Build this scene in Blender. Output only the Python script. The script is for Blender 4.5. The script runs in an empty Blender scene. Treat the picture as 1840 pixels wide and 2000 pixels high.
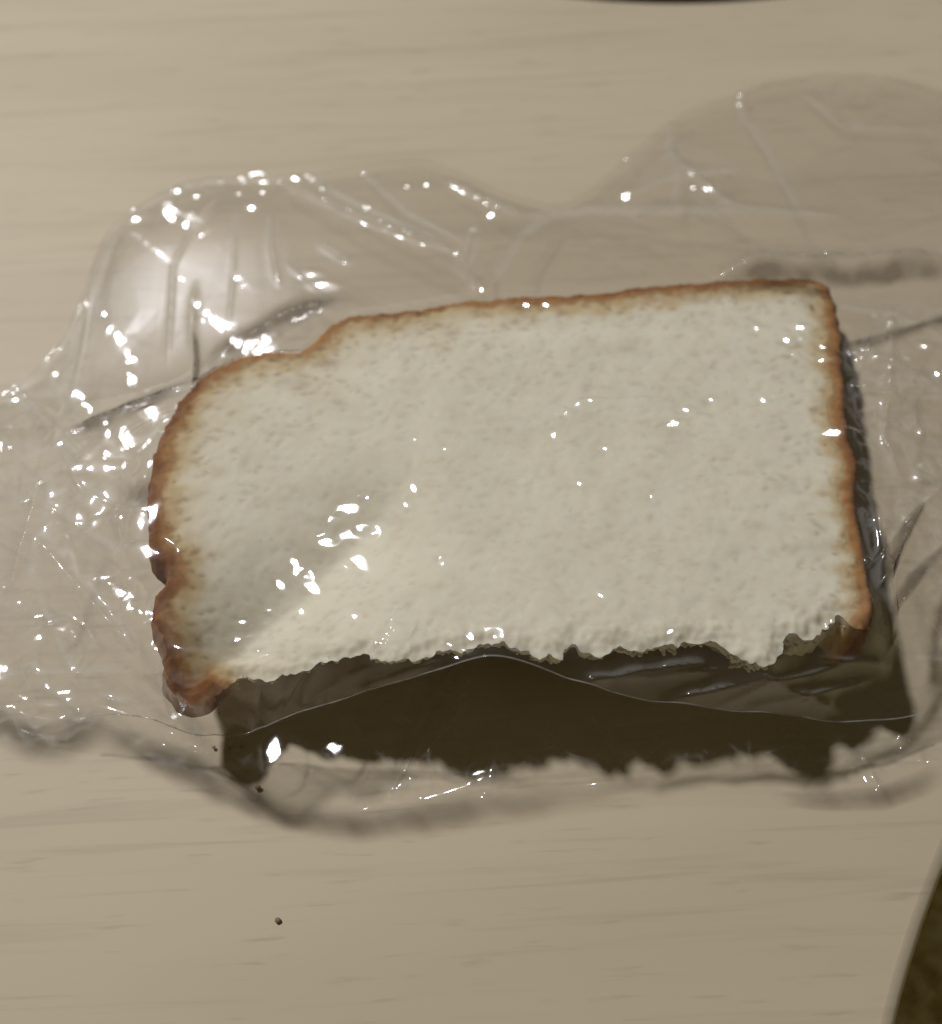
import bpy, bmesh, math, random
import numpy as np
from mathutils import Vector
from mathutils.geometry import delaunay_2d_cdt

random.seed(7)
RNG = np.random.default_rng(11)
S = bpy.context.scene
COL = S.collection

# ---------------------------------------------------------------- camera
PITCH = math.radians(25.0)            # off straight down
FPX = 1000 / math.tan(math.radians(25.0))
FWD = np.array([0, math.sin(PITCH), -math.cos(PITCH)])
UP = np.array([0, math.cos(PITCH), math.sin(PITCH)])
P0 = np.array([0, 0, .018])
CAM = P0 - FWD * .187
cd = bpy.data.cameras.new('camera')
cam = bpy.data.objects.new('camera', cd)
COL.objects.link(cam)
cam.location = CAM
cam.rotation_euler = (PITCH, 0, 0)
cd.sensor_fit = 'VERTICAL'
cd.sensor_height = 24
cd.lens = 12 / math.tan(math.radians(25.0))
cd.clip_start, cd.clip_end = .005, 20
cd.dof.use_dof = True
cd.dof.focus_distance = .176
cd.dof.aperture_fstop = 6.5
S.camera = cam

# ---------------------------------------------------------------- light
LDIR = np.array([-.50, .50, 1.0]); LDIR = LDIR / np.linalg.norm(LDIR)
LAMP = LDIR * 1.15
w = bpy.data.worlds.new('World'); S.world = w; w.use_nodes = True
bg = w.node_tree.nodes['Background']
bg.inputs[0].default_value = (.056, .047, .026, 1)
bg.inputs[1].default_value = 1.0
ld = bpy.data.lights.new('ceiling_lamp', 'AREA')
ld.shape = 'DISK'; ld.size = .075; ld.energy = 8.8; ld.color = (1, .995, .99)
lo = bpy.data.objects.new('ceiling_lamp', ld); COL.objects.link(lo)
lo.location = LAMP
lo.rotation_euler = Vector(-LDIR).to_track_quat('-Z', 'Y').to_euler()

S.view_settings.view_transform = 'Standard'
S.view_settings.look = 'None'
S.view_settings.exposure = 0
S.view_settings.gamma = 1
S.render.engine = 'CYCLES'
S.cycles.use_denoising = True
S.cycles.max_bounces = 10
S.cycles.transparent_max_bounces = 24
S.cycles.caustics_reflective = False
S.cycles.caustics_refractive = False
S.cycles.sample_clamp_indirect = 4


# ---------------------------------------------------------------- helpers
def at(px, py, z):
    """world point where the line of sight through a photo pixel meets height z"""
    d = np.array([(px - 920) / FPX, 0, 0]) + UP * ((1000 - py) / FPX) + FWD
    return CAM + d * ((z - CAM[2]) / d[2])


def at_plane(px, py, o, n):
    d = np.array([(px - 920) / FPX, 0, 0]) + UP * ((1000 - py) / FPX) + FWD
    return CAM + d * (np.dot(o - CAM, n) / np.dot(d, n))


def tag(o, label, cat, group=None):
    o['label'] = label; o['category'] = cat
    if group: o['group'] = group
    return o


def empty(name, loc, label, cat, group=None):
    o = bpy.data.objects.new(name, None); COL.objects.link(o)
    o.location = loc; o.empty_display_size = .01
    return tag(o, label, cat, group)


def mesh_obj(name, verts, faces, mat, parent=None, smooth=True, attrs=None):
    me = bpy.data.meshes.new(name)
    verts = np.asarray(verts, dtype=np.float64)
    if parent is not None:
        verts = verts - np.array(parent.location)
    me.from_pydata(verts.tolist(), [], faces if isinstance(faces, list) else faces.tolist())
    if attrs:
        for k, a in attrs.items():
            at_ = me.attributes.new(k, 'FLOAT', 'POINT')
            at_.data.foreach_set('value', np.asarray(a, dtype=np.float32))
    if smooth:
        me.polygons.foreach_set('use_smooth', [True] * len(me.polygons))
    me.materials.append(mat); me.update()
    o = bpy.data.objects.new(name, me); COL.objects.link(o)
    o.parent = parent
    return o


_perm = RNG.permutation(1024)
_ang = RNG.uniform(0, 2 * np.pi, 1024)


def perlin(x, y, seed=0):
    x = np.asarray(x, float); y = np.asarray(y, float)
    xi = np.floor(x).astype(int); yi = np.floor(y).astype(int)
    xf = x - xi; yf = y - yi
    u = xf * xf * xf * (xf * (xf * 6 - 15) + 10); v = yf * yf * yf * (yf * (yf * 6 - 15) + 10)

    def g(ix, iy, dx, dy):
        h = _ang[_perm[(_perm[(ix + seed * 57) % 1024] + iy) % 1024]]
        return np.cos(h) * dx + np.sin(h) * dy
    a = g(xi, yi, xf, yf); b = g(xi + 1, yi, xf - 1, yf)
    c = g(xi, yi + 1, xf, yf - 1); d = g(xi + 1, yi + 1, xf - 1, yf - 1)
    return 1.4 * (a + u * (b - a) + v * (c - a + u * (a - b - c + d)))


def sstep(a, b, x):
    t = np.clip((x - a) / (b - a), 0, 1)
    return t * t * (3 - 2 * t)


def seg_dist(P, A, B):
    """distance from points P (n,2) to the nearest of the segments A-B (m,2)"""
    out = np.full(len(P), 1e9); sid = np.zeros(len(P), int)
    for k in range(len(A)):
        ab = B[k] - A[k]; L = ab @ ab + 1e-18
        t = np.clip(((P - A[k]) @ ab) / L, 0, 1)
        q = P - A[k] - t[:, None] * ab
        d = np.sqrt((q * q).sum(1))
        m = d < out
        out[m] = d[m]; sid[m] = k
    return out, sid


def inside(P, poly):
    x, y = P[:, 0], P[:, 1]; r = np.zeros(len(P), bool)
    n = len(poly)
    for i in range(n):
        x1, y1 = poly[i]; x2, y2 = poly[(i + 1) % n]
        if y1 == y2: continue
        c = (y1 > y) != (y2 > y)
        r ^= c & (x < (x2 - x1) * (y - y1) / (y2 - y1) + x1)
    return r


# ---------------------------------------------------------------- materials
def new_mat(name):
    m = bpy.data.materials.new(name); m.use_nodes = True
    nt = m.node_tree; nt.nodes.clear()
    out = nt.nodes.new('ShaderNodeOutputMaterial')
    return m, nt, out


class NT:
    def __init__(s, nt): s.nt = nt
    def n(s, t, **k):
        x = s.nt.nodes.new('ShaderNode' + t)
        for a, b in k.items(): setattr(x, a, b)
        return x
    def l(s, a, b): s.nt.links.new(a, b)
    def put(s, node, i, v):
        if hasattr(v, 'is_linked') or isinstance(v, bpy.types.NodeSocket): s.l(v, node.inputs[i])
        else: node.inputs[i].default_value = v
    def math(s, op, a, b=0.0, c=None, clamp=False):
        x = s.n('Math', operation=op, use_clamp=clamp)
        s.put(x, 0, a); s.put(x, 1, b)
        if c is not None: s.put(x, 2, c)
        return x.outputs[0]
    def mix(s, f, a, b):
        x = s.n('Mix', data_type='RGBA')
        s.put(x, 0, f); s.put(x, 6, a); s.put(x, 7, b)
        return x.outputs[2]
    def noise(s, vec, scale, detail=3, rough=.5, dist=0):
        x = s.n('TexNoise'); s.l(vec, x.inputs['Vector'])
        x.inputs['Scale'].default_value = scale; x.inputs['Detail'].default_value = detail
        x.inputs['Roughness'].default_value = rough; x.inputs['Distortion'].default_value = dist
        return x.outputs[0]
    def ramp(s, f, a, b, lo=0., hi=1.):
        x = s.n('MapRange'); x.interpolation_type = 'SMOOTHSTEP'
        s.put(x, 0, f)
        for i, v in ((1, a), (2, b), (3, lo), (4, hi)): x.inputs[i].default_value = v
        return x.outputs[0]
    def scale(s, vec, sc, rot=0):
        x = s.n('Mapping'); s.l(vec, x.inputs[0]); x.inputs['Scale'].default_value = sc
        x.inputs['Rotation'].default_value = (0, 0, rot)
        return x.outputs[0]


def wood_material():
    m, nt, out = new_mat('pale_wood_laminate'); N = NT(nt)
    tc = N.n('TexCoord').outputs['Object']
    p = N.scale(tc, (1, 1, 1), math.radians(-3))
    streak = N.noise(N.scale(p, (14, 330, 1)), 1, 4, .55, .6)
    tick = N.noise(N.scale(p, (70, 620, 1)), 1, 2, .5)
    wide = N.noise(N.scale(p, (5, 34, 1)), 1, 3, .5, .8)
    blot = N.noise(p, 26, 2, .5)
    c = N.mix(N.ramp(wide, .35, .68), (.648, .552, .408, 1), (.600, .511, .375, 1))
    c = N.mix(N.ramp(streak, .5, .78, 0, .65), c, (.485, .415, .298, 1))
    c = N.mix(N.ramp(tick, .6, .78, 0, .5), c, (.42, .355, .245, 1))
    c = N.mix(N.ramp(blot, .45, .75, 0, .35), c, (.62, .525, .405, 1))
    b = N.n('BsdfPrincipled')
    N.l(c, b.inputs['Base Color'])
    b.inputs['Roughness'].default_value = .5
    b.inputs['Specular IOR Level'].default_value = .3
    N.l(b.outputs[0], out.inputs[0])
    return m


def edge_material():
    m, nt, out = new_mat('pale_edge_band'); N = NT(nt)
    tc = N.n('TexCoord').outputs['Object']
    c = N.mix(N.noise(N.scale(tc, (40, 40, 400)), 1, 3), (.62, .54, .42, 1), (.70, .62, .50, 1))
    b = N.n('BsdfPrincipled'); N.l(c, b.inputs['Base Color']); b.inputs['Roughness'].default_value = .45
    N.l(b.outputs[0], out.inputs[0]); return m


def carpet_material():
    m, nt, out = new_mat('brown_carpet'); N = NT(nt)
    tc = N.n('TexCoord').outputs['Object']
    a = N.noise(tc, 110, 4, .7); f = N.noise(tc, 210, 3, .6)
    c = N.mix(N.ramp(a, .38, .62), (.55, .42, .15, 1), (1.0, .92, .58, 1))
    c = N.mix(N.ramp(f, .6, .72, 0, .8), c, (.95, .88, .6, 1))
    b = N.n('BsdfPrincipled'); N.l(c, b.inputs['Base Color']); b.inputs['Roughness'].default_value = .95
    bp = N.n('Bump'); bp.inputs['Strength'].default_value = .6; bp.inputs['Distance'].default_value = .004
    N.l(f, bp.inputs['Height']); N.l(bp.outputs[0], b.inputs['Normal'])
    N.l(b.outputs[0], out.inputs[0]); return m


def bread_material():
    m, nt, out = new_mat('white_bread'); N = NT(nt)
    tc = N.n('TexCoord').outputs['Object']
    bake = N.n('Attribute', attribute_name='bake').outputs['Fac']
    pore = N.n('Attribute', attribute_name='pore').outputs['Fac']
    n1 = N.noise(tc, 160, 4, .6); n2 = N.noise(tc, 700, 3, .6); n3 = N.noise(tc, 55, 3, .5)
    c = N.mix(N.ramp(n1, .35, .7), (.83, .775, .635, 1), (.79, .73, .59, 1))
    c = N.mix(N.ramp(n2, .55, .75, 0, .25), c, (.70, .645, .48, 1))
    bk = N.math('ADD', bake, N.math('MULTIPLY', N.math('SUBTRACT', n1, .5), .22))
    c = N.mix(N.ramp(bk, .04, .42), c, (.63, .49, .29, 1))
    c = N.mix(N.ramp(bk, .40, .74), c, (.44, .225, .085, 1))
    c = N.mix(N.ramp(N.math('ADD', bk, N.math('MULTIPLY', N.math('SUBTRACT', n3, .5), .5)), .68, 1.05), c, (.215, .085, .030, 1))
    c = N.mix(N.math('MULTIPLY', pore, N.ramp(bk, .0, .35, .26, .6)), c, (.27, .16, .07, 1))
    b = N.n('BsdfPrincipled'); N.l(c, b.inputs['Base Color'])
    b.inputs['Roughness'].default_value = .8
    b.inputs['Specular IOR Level'].default_value = .2
    b.inputs['Subsurface Weight'].default_value = .55
    b.inputs['Subsurface Radius'].default_value = (1, .7, .4)
    b.inputs['Subsurface Scale'].default_value = .0022
    bp = N.n('Bump'); bp.inputs['Strength'].default_value = .17; bp.inputs['Distance'].default_value = .0004
    N.l(N.math('ADD', N.math('MULTIPLY', n2, .6), n1), bp.inputs['Height'])
    N.l(bp.outputs[0], b.inputs['Normal'])
    N.l(b.outputs[0], out.inputs[0]); return m


def film_material(name, tint, haze_sheen_w, f0=.085, diff=.02):
    """thin clear plastic: light goes straight through, both faces mirror a little"""
    m, nt, out = new_mat(name); N = NT(nt)
    geo = N.n('NewGeometry')
    dot = N.n('VectorMath', operation='DOT_PRODUCT')
    N.l(geo.outputs['Incoming'], dot.inputs[0]); N.l(geo.outputs['Normal'], dot.inputs[1])
    c = N.math('ABSOLUTE', dot.outputs['Value'])
    k = N.math('POWER', N.math('SUBTRACT', 1.0, c, clamp=True), 3.0)
    F = N.math('MULTIPLY_ADD', k, .85, f0, clamp=True)
    tr = N.n('BsdfTransparent'); tr.inputs[0].default_value = (*tint, 1)
    gs = N.n('BsdfGlossy'); gs.inputs['Roughness'].default_value = .09; gs.inputs[0].default_value = (.97, .97, 1, 1)
    gh = N.n('BsdfGlossy'); gh.inputs['Roughness'].default_value = .43; gh.inputs[0].default_value = (.95, .94, 1, 1)
    df = N.n('BsdfDiffuse'); df.inputs[0].default_value = (.8, .8, .8, 1)
    m1 = N.n('MixShader'); N.l(F, m1.inputs[0]); N.l(tr.outputs[0], m1.inputs[1]); N.l(gs.outputs[0], m1.inputs[2])
    hz = N.math('MULTIPLY', N.math('ADD', N.n('Attribute', attribute_name='sheen_gain').outputs['Fac'], .12), haze_sheen_w)
    N.l(N.mix(hz, (0, 0, 0, 1), (.95, .93, 1, 1)), gh.inputs[0])
    m2 = N.n('AddShader'); N.l(m1.outputs[0], m2.inputs[0]); N.l(gh.outputs[0], m2.inputs[1])
    crs = N.math('MULTIPLY_ADD', N.n('Attribute', attribute_name='crease').outputs['Fac'], .11, diff)
    m3 = N.n('MixShader'); N.l(crs, m3.inputs[0]); N.l(m2.outputs[0], m3.inputs[1]); N.l(df.outputs[0], m3.inputs[2])
    N.l(m3.outputs[0], out.inputs[0])
    return m


def plain_material(name, c0, c1, rough, sc=300):
    m, nt, out = new_mat(name); N = NT(nt)
    tc = N.n('TexCoord').outputs['Object']
    c = N.mix(N.noise(tc, sc, 3), (*c0, 1), (*c1, 1))
    b = N.n('BsdfPrincipled'); N.l(c, b.inputs['Base Color']); b.inputs['Roughness'].default_value = rough
    N.l(b.outputs[0], out.inputs[0]); return m


M_WOOD = wood_material(); M_EDGE = edge_material(); M_CARPET = carpet_material()
M_BREAD = bread_material()
M_FILM = film_material('clear_plastic_film', (.996, .994, .990), .034, .026, .016)
M_FILM2 = film_material('clear_plastic_film_under', (.996, .994, .990), .008, .026, .005)
M_BEAD = film_material('clear_plastic_cut_edge', (.9, .9, .88), .05, .06, .22)
M_SHADE, _nt, _out = new_mat('shade_strip_tint'); _N = NT(_nt)  # grey tint that stands in for shade, not a real layer of film
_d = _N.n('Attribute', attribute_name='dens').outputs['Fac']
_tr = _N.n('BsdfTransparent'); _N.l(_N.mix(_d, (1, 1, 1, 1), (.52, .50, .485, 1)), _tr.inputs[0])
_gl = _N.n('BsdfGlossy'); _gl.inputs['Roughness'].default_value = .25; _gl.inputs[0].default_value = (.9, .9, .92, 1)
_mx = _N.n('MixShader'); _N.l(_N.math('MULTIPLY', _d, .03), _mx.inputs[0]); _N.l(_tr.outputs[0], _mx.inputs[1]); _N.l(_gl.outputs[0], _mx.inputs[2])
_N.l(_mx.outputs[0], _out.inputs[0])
M_TRAY = plain_material('dark_tray_lacquer', (.035, .028, .02), (.05, .04, .03), .4)
M_CRUMB = plain_material('toasted_crumb', (.30, .22, .13), (.40, .29, .17), .9, 900)
M_SPECK = plain_material('dark_speck', (.22, .17, .12), (.30, .24, .17), .9, 900)

# ---------------------------------------------------------------- floor and table
fl = mesh_obj('floor', [(-3, -3, -.09), (3, -3, -.09), (3, 3, -.09), (-3, 3, -.09)], [[0, 1, 2, 3]], M_CARPET, None, False)
fl['kind'] = 'structure'

edge_px = [(1715, 2180), (1736, 2080), (1753, 2000), (1768, 1936), (1786, 1872), (1810, 1796), (1840, 1713), (1875, 1625), (1930, 1510), (2010, 1380)]
right = [at(x, y, 0)[:2] - np.array([.0023, 0]) for x, y in edge_px]
d = (right[-1] - right[-2]); d /= np.linalg.norm(d)
d0 = (right[0] - right[1]); d0 /= np.linalg.norm(d0)
ring = [(-.62, -.2), (right[0] + d0 * .14).tolist()]
for i in range(len(right) - 1):
    for t in (0, .5): ring.append((right[i] * (1 - t) + right[i + 1] * t).tolist())
ring += [right[-1].tolist(), (right[-1] + d * .1).tolist(), (.34, .62), (-.62, .62)]
ring[0] = (-.62, ring[1][1])
table = empty('table', (0, 0, 0), 'pale wood grain table top that the bagged bread lies on', 'table')
TH = .026
bm = bmesh.new()
tv = [bm.verts.new((x, y, 0)) for x, y in ring]
bv = [bm.verts.new((x, y, -TH)) for x, y in ring]
bm.faces.new(tv); bm.faces.new(bv[::-1])
me = bpy.data.meshes.new('tabletop')
n = len(ring)
c_in = []
for i in range(n):
    bm.faces.new((tv[i], bv[i], bv[(i + 1) % n], tv[(i + 1) % n]))
bmesh.ops.recalc_face_normals(bm, faces=bm.faces)
bm.to_mesh(me); bm.free()
me.materials.append(M_WOOD)
o = bpy.data.objects.new('tabletop', me); COL.objects.link(o); o.parent = table
# edge band: rounded strip glued along the rim
ev, ef = [], []
R2 = np.array(ring)
cen = R2.mean(0)
prof = [(-.0004, .00015), (.0010, .0000), (.0021, -.0012), (.0024, -.0026), (.0024, -TH + .002), (.0012, -TH), (.0002, -TH - .0004)]
for i in range(n):
    t = R2[(i + 1) % n] - R2[i - 1]; t /= np.linalg.norm(t)
    nn = np.array([t[1], -t[0]])
    for a, z in prof: ev.append((*(R2[i] + nn * a), z))
k = len(prof)
for i in range(n):
    for j in range(k - 1):
        a = i * k + j; b = ((i + 1) % n) * k + j
        ef.append([a, a + 1, b + 1, b])
mesh_obj('edge_band', ev, ef, M_WOOD, table)

# round dark tray whose near rim just enters the top of the picture
rim = at(1280, -26, .0)
TR = .15
tc0 = np.array([rim[0], rim[1] + TR, 0])
tray = empty('tray', (tc0[0], tc0[1], 0), 'dark round tray whose rim only just enters at the top', 'tray')
prof = [(0, .001), (TR - .012, .001), (TR - .004, .002), (TR, .006), (TR + .0015, .0085), (TR + .003, .0085), (TR + .002, .0055), (TR - .002, .0006), (TR - .012, .0003), (0, .0003)]
tvv, tff = [], []
K = 180
for i in range(K):
    a = 2 * math.pi * i / K
    for r, z in prof: tvv.append((tc0[0] + math.cos(a) * max(r, 1e-5), tc0[1] + math.sin(a) * max(r, 1e-5), z))
k = len(prof)
for i in range(K):
    for j in range(k - 1):
        a = i * k + j; b = ((i + 1) % K) * k + j
        tff.append([a, b, b + 1, a + 1])
base_f = [f for f in tff if (f[0] % k) in (0, 8)]
rim_f = [f for f in tff if (f[0] % k) not in (0, 8)]
mesh_obj('base', tvv, base_f, M_TRAY, tray)
mesh_obj('rim', tvv, rim_f, M_TRAY, tray)

# ---------------------------------------------------------------- bread
TILT = math.atan(.16); CROSS = -.022
BO = np.array([0, 0, .0205])
EY = np.array([0, math.cos(TILT), -math.sin(TILT)])
EX = np.array([1, 0, CROSS]); EX = EX - EY * (EX @ EY); EX /= np.linalg.norm(EX)
EN = np.cross(EX, EY)
THICK = .0118
crust_px = [(412, 1338), (400, 1356), (375, 1364), (352, 1361), (335, 1350), (318, 1327), (311, 1292), (318, 1264), (303, 1235), (295, 1203), (293, 1175), (300, 1150), (318, 1130), (326, 1110), (318, 1095), (302, 1082), (290, 1065), (287, 1045), (294, 1025), (290, 1000), (287, 970), (290, 930), (297, 895), (308, 860), (318, 835), (335, 805), (355, 775), (380, 745), (410, 722), (450, 700), (500, 685), (540, 682), (575, 688), (600, 675), (625, 652), (650, 630), (690, 613), (760, 608), (830, 600), (860, 592), (900, 584), (960, 582), (1040, 577), (1120, 571), (1200, 568), (1240, 560), (1320, 552), (1400, 546), (1480, 542), (1560, 541), (1600, 544), (1620, 555), (1632, 580), (1640, 620), (1645, 670), (1645, 720), (1651, 780), (1655, 830), (1660, 870), (1672, 895), (1673, 920), (1668, 960), (1675, 1010), (1685, 1060), (1692, 1110), (1700, 1160), (1706, 1200), (1700, 1225)]
torn_px = [(1685, 1229), (1660, 1223), (1645, 1205), (1630, 1212), (1612, 1238), (1580, 1246), (1545, 1244), (1540, 1262), (1520, 1285), (1500, 1296), (1475, 1300), (1455, 1285), (1430, 1272), (1400, 1257), (1370, 1252), (1340, 1262), (1300, 1264), (1260, 1268), (1220, 1270), (1180, 1275), (1140, 1272), (1112, 1268), (1090, 1285), (1060, 1288), (1040, 1277), (1020, 1264), (1000, 1256), (960, 1255), (900, 1262), (860, 1270), (840, 1282), (800, 1291), (770, 1288), (745, 1275), (715, 1264), (690, 1263), (660, 1270), (630, 1280), (600, 1286), (560, 1293), (520, 1291), (480, 1300), (450, 1313), (430, 1322)]


def to_uv(p):
    q = at_plane(p[0], p[1], BO, EN) - BO
    return np.array([q @ EX, q @ EY])


def densify(P, step, closed_to=None):
    out = []
    Q = list(P) + ([closed_to] if closed_to is not None else [])
    for a, b in zip(Q[:-1], Q[1:]):
        m = max(1, int(round(np.linalg.norm(b - a) / step)))
        for j in range(m): out.append(a + (b - a) * j / m)
    return np.array(out)


def chaikin(P, it=2):
    P = np.array(P)
    for _ in range(it):
        a = P[:-1] * .75 + P[1:] * .25; b = P[:-1] * .25 + P[1:] * .75
        P = np.concatenate([[P[0]], np.stack([a, b], 1).reshape(-1, 2), [P[-1]]])
    return P


cu = chaikin([to_uv(p) for p in crust_px], 2)
tu = chaikin([to_uv(p) for p in torn_px], 1)
cu = densify(cu, .0004, tu[0]); tu = densify(tu, .0004, cu[0])
# roughness of the outlines
def outline_noise(P, amps, base):
    T = np.roll(P, -1, 0) - np.roll(P, 1, 0); T /= np.linalg.norm(T, axis=1)[:, None] + 1e-12
    Nn = np.stack([-T[:, 1], T[:, 0]], 1)
    s = np.zeros(len(P))
    for amp, wl, sd in amps: s += amp * perlin(P[:, 0] / wl + base, P[:, 1] / wl + base, sd)
    env = np.minimum(1, np.minimum(np.arange(len(P)), np.arange(len(P))[::-1]) / 8)
    return P + Nn * (s * env)[:, None]


cu = outline_noise(cu, [(.0003, .003, 1), (.0002, .0012, 2)], 3.3)
tu = outline_noise(tu, [(.0011, .0042, 3), (.0008, .0018, 4), (.0005, .0009, 5)], 7.7)
LOOP = np.concatenate([cu, tu]); NC = len(cu); NL = len(LOOP)
seg_a, seg_b = LOOP, np.roll(LOOP, -1, 0)

H = .00033
lo_, hi_ = LOOP.min(0), LOOP.max(0)
gx, gy = np.meshgrid(np.arange(lo_[0], hi_[0], H), np.arange(lo_[1], hi_[1], H))
G = np.stack([gx.ravel(), gy.ravel()], 1) + RNG.uniform(-.3, .3, (gx.size, 2)) * H
G = G[inside(G, LOOP)]
CS = slice(0, NC, 4)
dall, _ = seg_dist(G, LOOP[::3], np.roll(LOOP[::3], -1, 0))
G = G[dall > H * .8]
pts = [Vector(p) for p in np.concatenate([LOOP, G])]
res = delaunay_2d_cdt(pts, [], [list(range(NL))], 1, 1e-7)
V2 = np.array([(v.x, v.y) for v in res[0]]); TRI = [list(f) for f in res[2]]
orig = res[3]
loop_id = {}
for i, os_ in enumerate(orig):
    for q in os_:
        if q < NL: loop_id[q] = i
nv = len(V2)
cseg_a = cu[:-1:3]; cseg_b = np.roll(cseg_a, -1, 0)[:-1]; cseg_a = cseg_a[:-1]
tseg_a = tu[::3]; tseg_b = np.roll(tseg_a, -1, 0)[:-1]; tseg_a = tseg_a[:-1]
dC, cid = seg_dist(V2, cseg_a, cseg_b)
dT, _ = seg_dist(V2, tseg_a, tseg_b)
cfrac = cid / len(cseg_a)                      # 0 lower-left corner .. 1 lower-right corner
u, v = V2[:, 0], V2[:, 1]


def crust_width(f):
    """visible brown rind thickness along the crust, metres"""
    return np.interp(f, [0, .05, .14, .30, .40, .44, .50, .60, .80, .86, 1], [.0046, .0040, .0036, .0036, .0027, .0018, .0042, .0044, .0040, .0046, .0046])


def tan_width(f):
    return np.interp(f, [0, .14, .30, .42, .50, .62, .80, .86, 1], [.005, .007, .0085, .007, .005, .0045, .005, .003, .0025])


wC = crust_width(cfrac) * (1 + .35 * perlin(u / .006, v / .006, 8) + .45 * perlin(u / .0022, v / .0022, 9))
wT = tan_width(cfrac) * (1 + .25 * perlin(u / .008, v / .008, 18))
bake = .46 * np.exp(-(dC / wT) ** 1.2) + .54 * np.exp(-(dC / (wC * .9)) ** 1.7)
bake += .07 * (1 - sstep(.30, .42, cfrac)) * np.exp(-(dC / (wC * .9)) ** 2) + .06 * sstep(.84, .9, cfrac) * np.exp(-(dC / (wC * .8)) ** 2)
bake += .4 * np.exp(-(((u - LOOP[0][0] + .003) ** 2 + (v - LOOP[0][1]) ** 2) / .0045 ** 2))
# paler stretch where the dome meets the side
bake *= 1 - .30 * np.exp(-((u - to_uv((560, 690))[0]) / .014) ** 2) * np.exp(-((v - to_uv((560, 690))[1]) / .012) ** 2)

# relief of the cut face
h = .0003 * perlin(u / .013, v / .013, 21) + .00008 * perlin(u / .004, v / .004, 22) + .00006 * perlin(u / .0016, v / .0016, 23)
# long dent running down to the lower left corner
a, b = to_uv((800, 930)), to_uv((430, 1265))
dd = (b - a); Ld = np.linalg.norm(dd); dd /= Ld
nn = np.array([-dd[1], dd[0]])
if nn[0] < 0: nn = -nn                          # towards the lower right
sl = (V2 - a) @ dd / Ld; pu = (V2 - a) @ nn + .0006 * perlin(u / .006, v / .006, 31)
depth = .0068 * sstep(-.1, .35, sl) * (1 - .45 * sstep(.8, 1.15, sl))
prof_l = np.exp(-(np.sqrt(pu ** 2 + .0022 ** 2) - .0022) / .0095) * (pu <= 0) + (pu > 0) * np.exp(-(np.clip(pu, 0, 1) / .012) ** 1.3)
h -= depth * prof_l
# hump of the dome end, slight sag of the middle

h -= .0007 * np.exp(-(((u - .012) / .03) ** 2 + ((v - .012) / .018) ** 2))
# faint long pressed line parallel with the upper crust
pl = to_uv((1150, 640))
h += .0006 * sstep(-.002, .002, (to_uv((1150, 650))[1] - v) + .03 * (u - pl[0])) * sstep(-.035, 0, u)
# pores
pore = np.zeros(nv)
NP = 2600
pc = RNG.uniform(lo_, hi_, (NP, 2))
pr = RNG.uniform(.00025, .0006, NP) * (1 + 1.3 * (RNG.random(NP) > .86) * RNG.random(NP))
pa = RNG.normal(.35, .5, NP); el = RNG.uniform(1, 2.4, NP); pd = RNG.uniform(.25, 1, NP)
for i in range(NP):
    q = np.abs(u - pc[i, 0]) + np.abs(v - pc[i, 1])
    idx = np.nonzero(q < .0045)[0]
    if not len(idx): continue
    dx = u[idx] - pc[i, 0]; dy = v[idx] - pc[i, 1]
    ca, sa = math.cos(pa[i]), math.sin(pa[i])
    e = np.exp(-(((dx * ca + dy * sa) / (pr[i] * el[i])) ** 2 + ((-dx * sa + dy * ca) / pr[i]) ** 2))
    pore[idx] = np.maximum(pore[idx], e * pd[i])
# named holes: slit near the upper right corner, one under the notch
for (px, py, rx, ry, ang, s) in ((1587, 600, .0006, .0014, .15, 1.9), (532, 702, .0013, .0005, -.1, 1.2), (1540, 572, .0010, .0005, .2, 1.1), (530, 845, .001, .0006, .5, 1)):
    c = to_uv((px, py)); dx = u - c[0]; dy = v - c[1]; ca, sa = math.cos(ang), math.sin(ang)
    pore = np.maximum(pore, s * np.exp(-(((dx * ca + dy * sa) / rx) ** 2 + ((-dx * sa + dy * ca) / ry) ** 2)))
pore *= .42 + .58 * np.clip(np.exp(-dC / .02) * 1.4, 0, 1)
h -= .00015 * pore
rim_ = np.exp(-(dC / .004) ** 2)
h += rim_ * (.00022 * perlin(u / .0016, v / .0016, 45) + .00012 * perlin(u / .0008, v / .0008, 46))
# rounded crust shoulder and frayed torn lip
r_ = .0011
cl = np.clip(1 - dC / r_, 0, 1)
h -= r_ * .8 * (1 - np.sqrt(np.clip(1 - cl * cl, 0, 1)))
fr = np.exp(-(dT / .003) ** 1.5)
h += fr * (.0006 * perlin(u / .0026, v / .0026, 41) + .00035 * perlin(u / .0011, v / .0011, 42)) - .0009 * np.exp(-(dT / .0016) ** 2)

# the lower left corner droops towards the table
DROOP = .0075 * np.exp(-(((u - LOOP[0][0]) ** 2 + (v - LOOP[0][1]) ** 2) / .014 ** 2))[:, None] * np.array([-.27, .277, -1.])


def W(uu, vv, hh):
    return BO + np.outer(uu, EX) + np.outer(vv, EY) + np.outer(hh, EN)


top = W(u, v, h) + DROOP
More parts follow.
